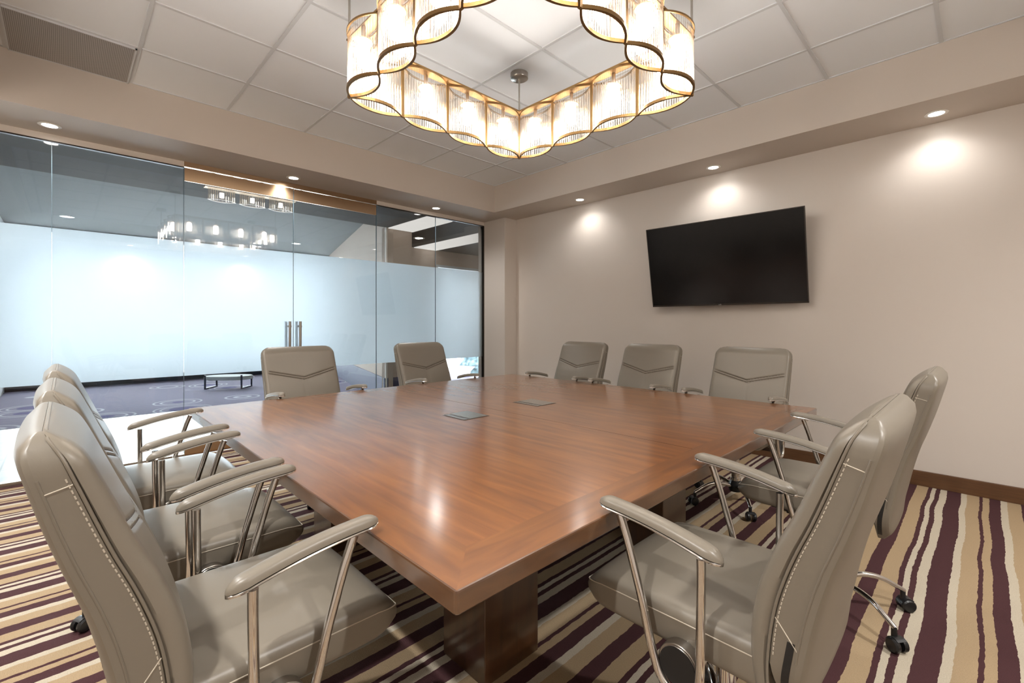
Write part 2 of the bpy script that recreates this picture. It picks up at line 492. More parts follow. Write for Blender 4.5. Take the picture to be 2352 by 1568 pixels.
# glass panes of the west wall
ZF0, ZF1 = 0.762, 2.030
def pane(name, y0, y1, z0, z1):
    g = struct(name, MB().box(XG - .005, XG + .005, y0 + .002, y1 - .002, z0, z1), M['glass'])
    f = MB().box(XG - .0075, XG - .0055, y0 + .0002, y1 - .0002, ZF0, ZF1).build('frosted_film', M['film'], g)
    e = MB()
    e.box(XG - .0049, XG + .0049, y0 + .0005, y0 + .002, z0, z1).box(XG - .0049, XG + .0049, y1 - .002, y1 - .0005, z0, z1)
    e.build('glass_edge', M['gasket'], g)
    return g
pane('window_1', YS, -0.079, 0.03, 2.718)
pane('window_2', -0.079, 0.798, 0.03, 2.718)
pane('window_3', 2.765, 3.645, 0.03, 2.718)
pane('window_4', 3.645, 4.50, 0.03, 2.718)
def door(name, y0, y1, hy):
    g = pane(name, y0, y1, 0.012, 2.728)
    MB().box(XG - .0052, XG + .009, y0 + .003, y1 - .003, 2.600, 2.724).build('door_rail', M['bronze'], g)
    MB().box(XG - .018, XG + .018, y0 + .003, y1 - .003, 0.008, 0.10).build('door_rail', M['bronze'], g)
    for sx in (1, -1):
        hd = MB().cyl((XG + sx * .062, hy, 0.60), .0125, .68, 16)
        hd.build('door_handle', M['satin'], g, smooth=True)
        st = MB()
        for z in (0.66, 1.225):
            st.cyl((min(XG, XG + sx * .062) + .004, hy, z), .009, .060, 12, 'x')
            st.cyl((XG + (sx * .055 if sx > 0 else sx * .07), hy, z), .016, .015, 14, 'x')
        st.build('handle_standoff', M['satin'], g, smooth=True)
    return g
door('door_1', 0.800, 1.782, 1.727)
door('door_2', 1.784, 2.762, 1.835)
# bronze header strip above the two doors
struct('trim_5', MB().box(XG - .02, XG + .014, 0.80, 1.783, 2.733, ZS + .001).box(XG - .02, XG + .014, 1.783, 2.762, 2.7285, ZS + .001), M['bronze'])

# ------------------------------------------------------------------ lobby beyond the glass
struct('floor_lobby_tiles', MB().box(-8.10, XG, -0.8, 7.2, -0.08, -0.001), M['lobby_tile'])
struct('floor_lobby_carpet', MB().box(-12.5, -8.10, -0.8, 7.2, -0.08, 0.002), M['lobby_carpet'])
struct('ceiling_lobby', MB().box(-12.6, -6.40, -0.9, 7.2, 3.10, 3.2), M['lobby_ceil'])
struct('ceiling_lobby_low', MB().box(-6.40, XG - .06, -0.9, 7.2, 2.735, 3.2).box(-7.8, -6.40, 3.99, 7.2, 2.735, 3.09), M['lobby_dark'])
struct('wall_lobby_south', MB().box(-12.5, XG - .13, -0.95, -0.80, 0, 3.2), M['lobby_white'])
w = MB()
a, b = Vector((-12.5, 5.15, 0)), Vector((-6.40, 3.52, 0)); n_ = Vector((b - a).yx.to_3d()) if False else Vector((-(b - a).y, (b - a).x, 0)).normalized() * .12
w.loft([[a, b, b + n_, a + n_], [p + Vector((0, 0, 3.1)) for p in (a, b, b + n_, a + n_)]])
struct('wall_lobby_north', w, M['lobby_wall'])
struct('wall_lobby_end', MB().box(-6.52, -6.40, 3.53, 3.99, 0, 2.735).box(-7.80, -7.67, 3.99, 5.35, 0, 2.735)
       .box(-7.80, -7.67, 5.35, 7.2, 2.45, 2.735).box(-7.80, XG - .1, 7.08, 7.2, 0, 2.735), M['lobby_wall'])
w = MB()
off_ = -n_.normalized() * .012
w.loft([[a, b, b + off_, a + off_], [p + Vector((0, 0, .42)) for p in (a, b, b + off_, a + off_)]])
w.box(-6.40, -6.388, 3.53, 3.99, 0, .42)
w.box(-7.67, -7.658, 3.99, 5.35, 0, .42)
struct('baseboard_lobby', w, M['lobby_base'])
struct('wall_lobby_east', MB().box(XG - .12, XG, 4.88, 7.2, 0, 2.735), M['lobby_wall'])
struct('trim_6', MB().box(-6.40, -6.385, 3.52, 3.545, 0, 2.735), M['white'])
cv = MB().box(-6.38, XG - .07, 3.56, 3.99, 2.722, 2.734)
tag(cv.build('ceiling_glow_patch', M['patch_glow']), 'pale ceiling patch with added glow just beyond the top of the glass wall, nearer one', 'ceiling light', 'pale ceiling patches with added glow in the lobby')
cv = MB().box(-7.66, -5.60, 4.82, 5.33, 2.722, 2.734)
tag(cv.build('ceiling_glow_patch', M['patch_glow']), 'pale ceiling patch with added glow at the lobby end, farther one above the bright window', 'ceiling light', 'pale ceiling patches with added glow in the lobby')
# window wall of the lobby, with mullions and a dark sill
struct('wall_lobby_sill', MB().box(-12.62, -12.46, -0.9, 7.2, 0, 0.16), M['dark_sill'])
wm = MB()
for k in range(7):
    y = -0.75 + k * 1.3
    wm.box(-12.58, -12.50, y - .025, y + .025, 0.16, 3.1)
wm.box(-12.58, -12.50, -0.8, 7.2, 3.03, 3.1)
gw = struct('window_5', MB().box(-12.545, -12.535, -0.8, 7.2, 0.16, 3.03), M['glass'])
wm.build('window_frame', M['mullion'], gw)
gw = struct('window_6', MB().box(-7.74, -7.73, 5.35, 7.05, 0.02, 2.45), M['glass'])
MB().box(-7.80, -7.67, 5.35, 5.39, 0, 2.45).box(-7.80, -7.67, 7.03, 7.08, 0, 2.45).box(-7.80, -7.67, 5.39, 7.03, 2.40, 2.45).build('window_frame', M['mullion'], gw)
struct('ground', MB().box(-60, -12.6, -40, 60, -0.15, -0.05).box(-12.6, 30, 7.2, 60, -0.15, -0.05), M['pavement'])
random.seed(4)
def hedge(x, y, r, label):
    mb = MB(); seg = 18; rows = 9; rings = []
    for i in range(rows):
        t = PI / 2 * i / (rows - 1)
        ring = []
        for k in range(seg):
            a_ = 2 * PI * k / seg
            q = Vector((math.cos(a_) * math.cos(t), math.sin(a_) * math.cos(t), math.sin(t)))
            d = 1 + 0.35 * noise.noise(q * 2.4 + Vector((x, y, 0)))
            ring.append((x + q.x * r * d, y + q.y * r * d * 1.4, -0.05 + q.z * r * 1.1 * d))
        rings.append(ring)
    mb.loft(rings)
    return tag(mb.build('shrub', M['hedge'], smooth=True), label, 'shrub', 'shrubs outside the far window')
hedge(-11.3, 9.6, 0.55, 'blue green frosted shrub outside the far window, left one')
hedge(-10.0, 10.9, 0.60, 'blue green frosted shrub outside the far window, right one')
hedge(-9.25, 7.9, 0.22, 'small low shrub on the pale paving outside the far window')

# bench in the lobby
bn = empty('lobby_bench', (-10.33, 2.30, 0), math.radians(52))
tag(bn, 'pale oval lobby bench on thin dark legs seen below the frosted band', 'bench')
mb = MB(); rings = []
for (z, s) in [(0.17, .96), (0.18, 1), (0.225, 1), (0.24, .97)]:
    rings.append([(s * .44 * math.cos(2*PI*k/40), s * .26 * math.sin(2*PI*k/40), z) for k in range(40)])
mb.loft(rings); mb.build('seat', M['pouf'], bn, smooth=True)
for sx in (-1, 1):
    f_ = MB()
    for sy in (-1, 1):
        f_.box(sx * .33 - .012, sx * .33 + .012, sy * .21 - .012, sy * .21 + .012, 0.002, 0.20 if sy > 0 else .27)
    f_.box(sx * .33 - .012, sx * .33 + .012, -.21, .21, 0.002, 0.022)
    f_.build('leg_frame', M['navy'], bn)

# row of ribbed glass cups under a brass plate, just outside the doors
def lens_outline(L, w, n=14, tipr=0.14, inset=0.0):
    # pointed-oval outline with slightly rounded tips, starting at +x tip
    pts = []
    a_, b_ = L / 2 - inset, w - inset
    N = n * 4
    for k in range(N):
        t = 2 * PI * k / N
        c, s = math.cos(t), math.sin(t)
        x = a_ * (abs(c) ** 0.92) * (1 if c >= 0 else -1)
        lens = b_ * (1 - (abs(x) / a_) ** 2.15)
        y = lens * (1 if s >= 0 else -1) if abs(s) > 1e-6 else 0
        if abs(s) < 1e-6: y = 0
        pts.append((x, y))
    return pts

def glass_body(parent, z0, z1, L, w, nribs):
    base = lens_outline(L, w, 16, inset=.006)
    # resample by arclength
    P = [Vector((x, y)) for x, y in base]; P.append(P[0])
    acc = [0]
    for i in range(1, len(P)): acc.append(acc[-1] + (P[i] - P[i-1]).length)
    tot = acc[-1]; N = nribs * 4; pts = []
    j = 0
    for k in range(N):
        sdist = tot * k / N
        while acc[j + 1] < sdist: j += 1
        t = (sdist - acc[j]) / max(acc[j + 1] - acc[j], 1e-9)
        p = P[j].lerp(P[j + 1], t); d = (P[j + 1] - P[j]).normalized()
        nrm = Vector((d.y, -d.x))
        off = (0.0, 0.0040, 0.0058, 0.0040)[k % 4]
        pts.append(p + nrm * (off - 0.004))
    mb = MB()
    outer = [[(p.x, p.y, z) for p in pts] for z in (z0, z1)]
    mb.loft(outer, cap=False)
    return mb.build('glass_shade', M['ribbed'], parent, smooth=False)

def lens_ring(mb, z, L, w, r, h):
    o_ = lens_outline(L, w, 12); i_ = lens_outline(L, w, 12, inset=r)
    n = len(o_)
    vs = [(x, y, z) for x, y in o_] + [(x, y, z) for x, y in i_] + [(x, y, z + h) for x, y in o_] + [(x, y, z + h) for x, y in i_]
    fs = []
    for k in range(n):
        j = (k + 1) % n
        fs += [(k, j, n + j, n + k), (2*n + k, 3*n + k, 3*n + j, 2*n + j), (k, 2*n + k, 2*n + j, j), (n + k, n + j, 3*n + j, 3*n + k)]
    mb.add(vs, fs)

lf = empty('lobby_glass_cups', (-5.78, 1.52, 2.735))
tag(lf, 'row of cut glass cups just outside the left glass door, half hidden by the bronze rail', 'ceiling light')
for k in range(3):
    y = (k - 1) * .30
    g = glass_body(lf, -0.145, -0.02, .27, .07, 26)
    g.location = (0, y, 0); g.rotation_euler = (0, 0, PI / 2)
    MB().cyl((0, 0, -.11), .022, .05, 12).build('bulb', M['cup_glow'], g)  # glowing core added to brighten the glass cup
    rm = MB(); lens_ring(rm, -0.148, .27, .07, .006, .006); o = rm.build('shade_rim', M['satin'], g)
MB().box(-.05, .05, -.46, .46, -0.022, 0).build('ceiling_plate', M['brass'], lf)

# ------------------------------------------------------------------ recessed downlights
def downlight(x, y, z, label, group, power=SPOT_W, r=.045, cone=True):
    t = empty('downlight', (x, y, z))
    tag(t, label, 'downlight', group)
    MB().lathe([(r * 1.05, 0.0), (r * 1.55, 0.0), (r * 1.62, -.003), (r * 1.55, -.005), (r * 1.10, -.005), (r * 1.05, -.002)], seg=32).build('trim_ring', M['white'], t, smooth=True)
    MB().cyl((0, 0, -.0025), r * 1.04, .002, 28).build('lamp', M['lamp'], t)
    if power:
        ld = bpy.data.lights.new('spot', 'SPOT'); ld.energy = power; ld.color = (1.0, 0.985, 0.955)
        ld.spot_size = math.radians(150); ld.spot_blend = 0.85; ld.shadow_soft_size = 0.045
        lo = bpy.data.objects.new('spot_light', ld); col.objects.link(lo); lo.parent = t; lo.location = (0, 0, -.03)
    return t
GW, GN = 'downlights in the soffit along the glass wall', 'downlights in the soffit along the screen wall'
downlight(-5.01, -0.087, ZS, 'recessed downlight in the soffit above the leftmost glass panes', GW, r=.042)
downlight(-5.03, 1.71, ZS, 'recessed downlight in the soffit above the glass doors', GW, r=.042)
downlight(-5.03, 3.505, ZS, 'recessed downlight in the soffit near the room corner pilaster, on the glass wall side', GW, r=.042)
downlight(-3.45, 4.53, ZS, 'recessed downlight in the soffit left of the wall screen, smallest in that row', GN, 3.4, .042)
downlight(-1.83, 4.53, ZS, 'recessed downlight in the soffit straight above the wall screen', GN, 3.4, .042)
downlight(-0.23, 4.53, ZS, 'recessed downlight in the soffit right of the wall screen, largest and brightest', GN, 3.4, .042)
for x, y in [(1.04, 2.9), (1.04, 0.9), (-0.6, -0.78), (-2.4, -0.78), (-4.1, -0.78)]:  # unseen lamps added to fill the room with light
    downlight(x, y, ZS, 'added fill downlight in the soffit behind the camera, out of view', 'added fill downlights behind the camera', power=50)
for x, y, z, lb in [(-11.0, 0.02, 3.10, 'small round downlight in the grey lobby ceiling, behind the second glass pane'),
                (-11.0, 3.80, 3.10, 'small round downlight in the grey lobby ceiling, behind the right glass door'),
                (-6.78, 4.37, 2.735, 'small round downlight in the brown lobby soffit, seen through the third pane')]:
    downlight(x, y, z, lb, 'downlights in the lobby ceiling', power=0, r=.06)

# ceiling air vent
v = empty('air_vent', (-4.36, 0.035, ZC - .006))
tag(v, 'square grey perforated air vent set in the tile ceiling, top left', 'air vent')
MB().box(-.298, .300, -.310, .308, -.008, 0.0).build('perforated_panel', M['perf'], v)
fr = MB().box(-.306, -.298, -.318, .318, -.010, .004).box(.300, .308, -.318, .318, -.010, .004).box(-.306, .308, -.318, -.310, -.010, .004).box(-.306, .308, .308, .318, -.010, .004)
fr.build('frame', M['grid'], v)

# ------------------------------------------------------------------ wall screen
tv = empty('television', (0, 0, 0))
tag(tv, 'black flat television tilted forward on the beige wall', 'television')
yaw, pit, W_, H_ = 0.034, 0.194, 1.458, 0.835
tv.location = (-1.78, 4.55, 1.846)
tv.rotation_mode = 'XYZ'
R_ = Matrix.Rotation(yaw, 4, 'Z') @ Matrix.Rotation(pit, 4, 'X')
tv.rotation_euler = R_.to_euler()
hw, hh = W_ / 2, H_ / 2
MB().box(-hw + .008, hw - .008, -.002, .0005, -hh + .016, hh - .008).build('screen', M['screen'], tv)
MB().box(-hw, hw, -.004, .012, -hh, -hh + .016).box(-hw, hw, -.004, .012, hh - .008, hh).box(-hw, -hw + .008, -.004, .012, -hh + .016, hh - .008).box(hw - .008, hw, -.004, .012, -hh + .016, hh - .008).build('bezel', M['bezel'], tv)
MB().box(-hw + .004, hw - .004, .0008, .022, -hh + .004, hh - .004).box(-.45, .45, .022, .045, -hh + .05, .05).build('housing', M['black'], tv, bevel=.004)
MB().box(-.22, .22, .045, .155, -.16, .10).build('wall_bracket', M['black'], tv)
fc = bpy.data.curves.new('maker_text', 'FONT'); fc.body = 'LG'; fc.size = .021; fc.extrude = .0004; fc.align_x = 'CENTER'
fo = bpy.data.objects.new('tmp', fc); col.objects.link(fo)
bpy.context.view_layer.update()
me = bpy.data.meshes.new_from_object(fo); bpy.data.objects.remove(fo)
me.materials.clear(); me.materials.append(M['silver'])
lo = bpy.data.objects.new('maker_logo', me); col.objects.link(lo); lo.parent = tv
lo.location = (-.02, -.0046, -hh + .0015); lo.rotation_euler = (PI / 2, 0, 0); lo.scale = (1, .75, 1)

# ------------------------------------------------------------------ conference table
TX0, TX1, TY0, TY1, TZ = -3.29, -0.685, 0.522, 3.205, 0.750
tb = empty('conference_table', ((TX0 + TX1) / 2, (TY0 + TY1) / 2, 0))
tag(tb, 'large square polished brown wood conference table on block pedestals', 'table')
cx, cy = (TX0 + TX1) / 2, (TY0 + TY1) / 2
hx, hy, bw = (TX1 - TX0) / 2, (TY1 - TY0) / 2, .125
zt, zb_ = TZ, TZ - .048
mb = MB()
seam = 1.80 - cy
# core (two leaves with fine joint), mitred border, edges
ix, iy = hx - bw, hy - bw
mb.add([(-ix, -iy, zt), (ix, -iy, zt), (ix, seam - .0012, zt), (-ix, seam - .0012, zt)], [(0, 1, 2, 3)], 0)
mb.add([(-ix, seam + .0012, zt), (ix, seam + .0012, zt), (ix, iy, zt), (-ix, iy, zt)], [(0, 1, 2, 3)], 0)
mb.add([(-ix, seam - .0012, zt), (ix, seam - .0012, zt), (ix, seam + .0012, zt - .0012), (-ix, seam + .0012, zt - .0012), (ix, seam + .0012, zt), (-ix, seam + .0012, zt)],
       [(0, 1, 2, 3), (3, 2, 4, 5)], 4)
c_ = .004
tx, ty = hx - c_, hy - c_
for (p, m_) in (([(-tx, -ty), (tx, -ty), (ix, -iy), (-ix, -iy)], 2), ([(tx, ty), (-tx, ty), (-ix, iy), (ix, iy)], 2),
                ([(tx, -ty), (tx, ty), (ix, iy), (ix, -iy)], 1), ([(-tx, ty), (-tx, -ty), (-ix, -iy), (-ix, iy)], 1)):
    mb.add([(x, y, zt) for x, y in p], [(0, 1, 2, 3)], m_)
def ringrect(x, y, z, r=.008):
    out = []
    for (sx, sy, a0) in ((1, -1, -PI/2), (1, 1, 0), (-1, 1, PI/2), (-1, -1, PI)):
        for k in range(4):
            a_ = a0 + PI / 2 * k / 3
            out.append((sx * (x - r) + r * math.cos(a_), sy * (y - r) + r * math.sin(a_), z))
    return out
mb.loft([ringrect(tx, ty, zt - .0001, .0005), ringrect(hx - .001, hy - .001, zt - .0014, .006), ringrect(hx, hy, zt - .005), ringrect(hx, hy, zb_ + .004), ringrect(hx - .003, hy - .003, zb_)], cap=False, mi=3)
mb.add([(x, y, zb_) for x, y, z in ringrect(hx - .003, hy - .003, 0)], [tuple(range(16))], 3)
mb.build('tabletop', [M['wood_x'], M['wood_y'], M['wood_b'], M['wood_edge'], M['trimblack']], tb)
for (x0, x1, y0, y1) in [(-1.43, -1.19, 1.03, 1.30), (-1.43, -1.19, 2.29, 2.56), (-2.70, -2.46, 1.03, 1.30), (-2.70, -2.46, 2.29, 2.56)]:
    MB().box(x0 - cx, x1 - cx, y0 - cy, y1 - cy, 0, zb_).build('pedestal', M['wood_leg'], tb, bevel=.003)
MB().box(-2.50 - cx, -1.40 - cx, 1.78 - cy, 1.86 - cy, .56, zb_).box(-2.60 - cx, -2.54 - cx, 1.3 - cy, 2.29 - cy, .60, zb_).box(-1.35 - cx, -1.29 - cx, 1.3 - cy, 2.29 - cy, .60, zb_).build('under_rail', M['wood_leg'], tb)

# power boxes flush in the table
def power_box(x0, x1, y0, y1, m_, label):
    t = empty('power_box', ((x0 + x1) / 2, (y0 + y1) / 2, TZ))
    tag(t, label, 'table power box', 'cable boxes flush in the table')
    a_, b_ = (x1 - x0) / 2, (y1 - y0) / 2
    MB().box(-a_, a_, -b_, b_, 0.0003, .0012).build('recess_plate', M['black'], t)
    MB().box(-a_ + .004, a_ - .004, -b_ + .045, b_ - .004, 0.0012, .0030).box(-a_ + .004, a_ - .004, -b_ + .005, -b_ + .026, .0012, .0030).build('lid', m_, t)
M['lid1'] = mat('brushed_lid', (0.50, 0.47, 0.43, 1), 0.25, 0.9)
power_box(-2.065, -1.875, 1.482, 1.655, M['lid1'], 'square metal cable box lid flush in the table, nearer to the camera')
power_box(-2.095, -1.880, 2.050, 2.222, M['lid1'], 'square metal cable box lid flush in the table, farther one towards the corner')

# ------------------------------------------------------------------ office chair
# local frame: origin on the floor under the seat, +y = the way the chair faces
FR = [(.42, -.166), (.50, -.152), (.55, -.147), (.62, -.150), (.69, -.163), (.783, -.196), (.849, -.226), (.918, -.254), (.983, -.280), (1.035, -.303), (1.08, -.335)]
RR = [(.42, -.236), (.50, -.244), (.57, -.258), (.654, -.275), (.746, -.298), (.82, -.322), (.897, -.345), (.955, -.360), (1.02, -.376), (1.056, -.384), (1.08, -.376)]
BW, ZTOP, RC = .262, 1.072, .062
def back_w(z):
    if z > ZTOP - RC:
        d = z - (ZTOP - RC); return BW - RC + math.sqrt(max(RC * RC - d * d, 0))
    return BW
def back_fr(z):
    f, r = smooth_interp(FR, z), smooth_interp(RR, z)
    h = .045
    if z > ZTOP - h:          # roll the top over
        d = (z - (ZTOP - h)) / h; k = math.sqrt(max(1 - d * d, 0))
        m_ = (f + r) / 2; f = m_ + (f - m_) * k; r = m_ + (r - m_) * k
    return f, r
VZ, VS = .838, .245
def groove(x, z):
    g = 0.0
    for off in (0.0, -.016):
        d = abs(z - (VZ + off + VS * abs(x))) * .97
        g += .0060 * math.exp(-(d / .0038) ** 2)
    if z < VZ:
        for off in (-.011, .011):
            d = abs(x - off)
            g += .0045 * math.exp(-(d / .0034) ** 2)
    return g

def chair_proto():
    root = empty('office_chair')
    # --- front cushion
    mb = MB(); rings = []
    zs = [.47 + (ZTOP - .006 - .47) * i / 128 for i in range(129)]
    zs += [ZTOP - .004, ZTOP - .002, ZTOP - .0008]
    cr = .018
    NX = 60
    for z in zs:
        w = back_w(z); f, r = back_fr(z)
        s = f - (f - r) * .36          # seam line between cushion and shell
        th = f - s; c2 = min(cr, th * .8)
        ring = [(-w * .97, s, z), (-w, s + (th - c2) * .4, z)]
        for k in range(5):
            a_ = PI - (PI / 2) * k / 4
            ring.append((-w + c2 + c2 * math.cos(a_), f - c2 + c2 * math.sin(a_) - .001, z))
        for k in range(1, NX):
            x = (-w + c2) + (2 * w - 2 * c2) * k / NX
            crown = .010 * (1 - (x / w) ** 2)
            ring.append((x, f + crown - groove(x, z) - .001, z))
        for k in range(5):
            a_ = PI / 2 - (PI / 2) * k / 4
            ring.append((w - c2 + c2 * math.cos(a_), f - c2 + c2 * math.sin(a_) - .001, z))
        ring += [(w, s + (th - c2) * .4, z), (w * .97, s, z)]
        rings.append(ring)
    mb.loft(rings); cush = mb.build('backrest', M['leather'], root, smooth=True)
    def cy_(x, z):
        return back_fr(z)[0] + .010 * (1 - (x / back_w(z)) ** 2) - groove(x, z) + .0002
    for off in (0.0, -.016):
        ln = []
        for i in range(41):
            x = -.243 + .486 * i / 40; z = VZ + off + VS * abs(x)
            ln.append((x, cy_(x, z), z))
        MB().tube(ln, .0017, 5).build('seam_line', M['seam'], cush)
    for off in (-.011, .011):
        MB().tube([(off, cy_(off, z), z) for z in [.50 + (VZ - .012 - .50) * i / 30 for i in range(31)]], .0014, 5).build('seam_line', M['seam'], cush)
    # --- rear shell, convex
    mb = MB(); rings = []
    zs = [.425, .428, .436, .45] + [.47 + (ZTOP - .006 - .47) * i / 34 for i in range(35)] + [ZTOP - .003, ZTOP - .001]
    for z in zs:
        w = back_w(z) - .001; f, r = back_fr(z)
        s = f - (f - r) * .36 + .002
        k_ = 1.0
        if z < .54:
            q = (.54 - z) / .115; w = w - .055 * q * q; s = s - .014 * min(1, q * 2)
        rr_ = r - .014 if z < ZTOP - .05 else r - .014 * math.sqrt(max(0, (ZTOP - z) / .05))
        if z < .45: rr_ += (.45 - z) * .8
        th = s - rr_
        ring = [(-w * .96, s, z), (-w, s - th * .08, z), (-w, s - th * .36, z), (-w, s - th * .62, z)]
        for k in range(21):
            t = PI * k / 20
            x = -w * math.cos(t)
            e = max(0.0, math.sin(t)) ** .6
            ring.append((x if 0 < k < 20 else x, s - th * .64 - th * .36 * e, z))
        ring += [(w, s - th * .62, z), (w, s - th * .36, z), (w, s - th * .08, z), (w * .96, s, z)]
        rings.append(ring)
    mb.loft(rings); shell = mb.build('back_shell', M['leather_side'], root, smooth=True)
    # piping between cushion and shell, top cap seam and stitching on the sides
    mb = MB(); pts = []
    zz = [.48 + (ZTOP - .012 - .48) * i / 60 for i in range(61)]
    for z in zz:
        f, r = back_fr(z); pts.append((back_w(z) + .0002, f - (f - r) * .36, z))
    top = []
    f, r = back_fr(ZTOP - .008)
    for k in range(1, 10):
        x = back_w(ZTOP - .012) * (1 - 2 * k / 10)
        top.append((x, f - (f - r) * .36, ZTOP - .002))
    L_ = [(-x, y, z) for x, y, z in reversed(pts)]
    mb.tube(pts + top + L_, .0028, 8); mb.build('piping', M['leather_side'], shell, smooth=True)
    def shell_edge(z):          # y of cushion seam and of the rear gusset edge
        f, r = back_fr(z); sm = f - (f - r) * .36
        return f, sm, sm - (sm - (r - .014)) * .60
    for sx in (-1, 1):
        mb = MB()
        for i in range(44):
            z = .56 + i * .0100
            pa = (sx * (back_w(z) - .0006), shell_edge(z)[1] - .009, z)
            pb = (sx * (back_w(z + .006) - .0006), shell_edge(z + .006)[1] - .009, z + .006)
            mb.tube([pa, pb], .0012, 5)
        ln = []
        for k in range(9):
            t = k / 8; z = .985 - .010 * t
            f, sm, e = shell_edge(z)
            ln.append((sx * (back_w(z) - .0008), sm - .004 + (e - sm + .004) * t, z))
        mb.tube(ln, .0012, 5)
        ln = []
        for k in range(9):
            t = k / 8; z = .640 - .055 * t
            f, sm, e = shell_edge(z)
            ln.append((sx * (back_w(z) - .0008), sm - .004 + (e - sm + .004) * t, z))
        mb.tube(ln, .0012, 5)
        mb.build('stitching', M['stitch'], shell)
        mb = MB()
        mb.tube([(sx * (back_w(z) - .0012), shell_edge(z)[2], z) for z in [.56 + .44 * i / 30 for i in range(31)]], .0022, 6)
        mb.build('gusset_seam', M['leather_side'], shell, smooth=True)
    for sx in (-1, 1):
        mb = MB(); rings = []
        for z in [.445 + .155 * q / 14 for q in range(15)]:
            sm = shell_edge(z)[2] + .014
            w = .2618 if z >= .54 else .2618 - .055 * ((.54 - z) / .115) ** 2
            rings.append([(sx * (w - .02), sm + .007, z), (sx * w, sm + .007, z), (sx * w, sm - .007, z), (sx * (w - .02), sm - .007, z)])
        mb.loft(rings)
        mb.build('slot_shade_strip', M['black'], shell)  # flush black strip painted in for the shade of an open slot
    # --- seat
    mb = MB(); rings = []
    hwid, r0 = .248, .030
    ys = [-.185, -.18, -.165] + [-.15 + .36 * i / 14 for i in range(15)] + [.235, .255, .272, .286, .296, .302, .305]
    for y in ys:
        t = max(0, (y - .20) / .105)
        zt_ = .553 - .004 * abs(y) + .004 - .020 * t * t
        zl = .448 + .004 * t
        k = 1.0
        if y > .235:
            d = (y - .235) / .0705; k = math.sqrt(max(0.0001, 1 - d * d))
        if y < -.165: k = .9 if y < -.182 else .97
        zm = .500 - .006 * t
        zt_ = zm + (zt_ - zm) * k; zl = zm + (zl - zm) * k
        w = hwid if y < .24 else hwid - .030 * (1 - math.sqrt(max(0, 1 - ((y - .24) / .0655) ** 2)))
        hgt = zt_ - zl; rc = min(r0, hgt * .45)
        ring = []
        for (sx, cz, a0) in ((1, zt_ - rc, 0), (-1, zt_ - rc, PI / 2), (-1, zl + rc, PI), (1, zl + rc, 1.5 * PI)):
            for q in range(7):
                a_ = a0 + (PI / 2) * q / 6
                ring.append([sx * (w - rc) + rc * math.cos(a_), y, cz + rc * math.sin(a_)])
            if a0 == 0:
                for q in range(1, 12):
                    x = (w - rc) * (1 - 2 * q / 12)
                    ring.append([x, y, zt_ + .008 * k * (1 - (x / w) ** 2)])
        rings.append([tuple(p) for p in ring])
    mb.loft(rings); seat = mb.build('seat', M['leather'], root, smooth=True)
    mb = MB(); pts = []
    for i in range(25):
        y = -.16 + .40 * i / 24
        pts.append((hwid + .0004, y, .526 - .004 * abs(y)))
    for i in range(1, 8):
        a_ = PI / 2 * i / 8
        pts.append((hwid - .03 + .03 * math.cos(a_), .24 + .062 * math.sin(a_), .525 - .016 * i / 8))
    mb.tube(pts + [(-x, y, z) for x, y, z in reversed(pts)], .0016, 6)
    mb.build('piping', M['stitch'], seat, smooth=True)
    # underside mechanism
    MB().box(-.17, .17, -.17, .18, .425, .452).box(-.09, .09, -.12, .14, .385, .426).box(-.05, .05, -.245, -.10, .44, .465).build('tilt_mechanism', M['black'], root, bevel=.004)
    MB().cyl((0, 0, .16), .026, .235, 20).cyl((0, 0, .12), .034, .055, 20).build('gas_lift', M['chrome'], root, smooth=True)
    # --- arms
    for sx in (-1, 1):
        X = sx * .285
        raw = [(.158, .757), (.149, .735), (.130, .680), (.110, .612), (.094, .560), (.080, .500), (.066, .450), (.050, .405), (.028, .381), (0, .372), (-.026, .379), (-.044, .400), (-.052, .440), (-.053, .52), (-.054, .60), (-.055, .68), (-.055, .717)]
        # smooth by subdivision
        pts = [Vector((X, a_, b_)) for a_, b_ in raw]
        for _ in range(2):
            n2 = [pts[0]]
            for p, q in zip(pts, pts[1:]):
                n2 += [p.lerp(q, .25), p.lerp(q, .75)]
            n2.append(pts[-1]); pts = n2
        arm = MB().tube(pts, .0105, 14).build('armrest', M['chrome'], root, smooth=True)
        mb = MB()
        mb.cyl((.245 if sx > 0 else -.277, .005, .437), .050, .032, 32, 'x').cyl((.275 if sx > 0 else -.279, .005, .437), .045, .004, 32, 'x')
        mb.build('hub_cap', [M['satin']], arm, smooth=True, bevel=.002)
        MB().cyl((.2785 if sx > 0 else -.2815, .005, .437), .044, .003, 32, 'x').build('cap_disc', M['black'], arm)
        MB().box(min(sx * .16, sx * .246), max(sx * .16, sx * .246), -.02, .03, .405, .43).build('arm_bracket', M['chrome'], arm)
        # pad: tapered capsule following a gentle upward sweep
        def arm_axis(t):
            y = -.104 + .322 * t
            z = .728 + .050 * t + .010 * math.sin(PI * t)
            return y, z
        def cap_w(t, w, e=.13):
            if t < e: return w * math.sqrt(max(0, 1 - ((e - t) / e) ** 2)) + .0004
            if t > 1 - e: return w * (1 - .10 * t) * math.sqrt(max(0, 1 - ((t - 1 + e) / e) ** 2)) + .0004
            return w * (1 - .10 * t)
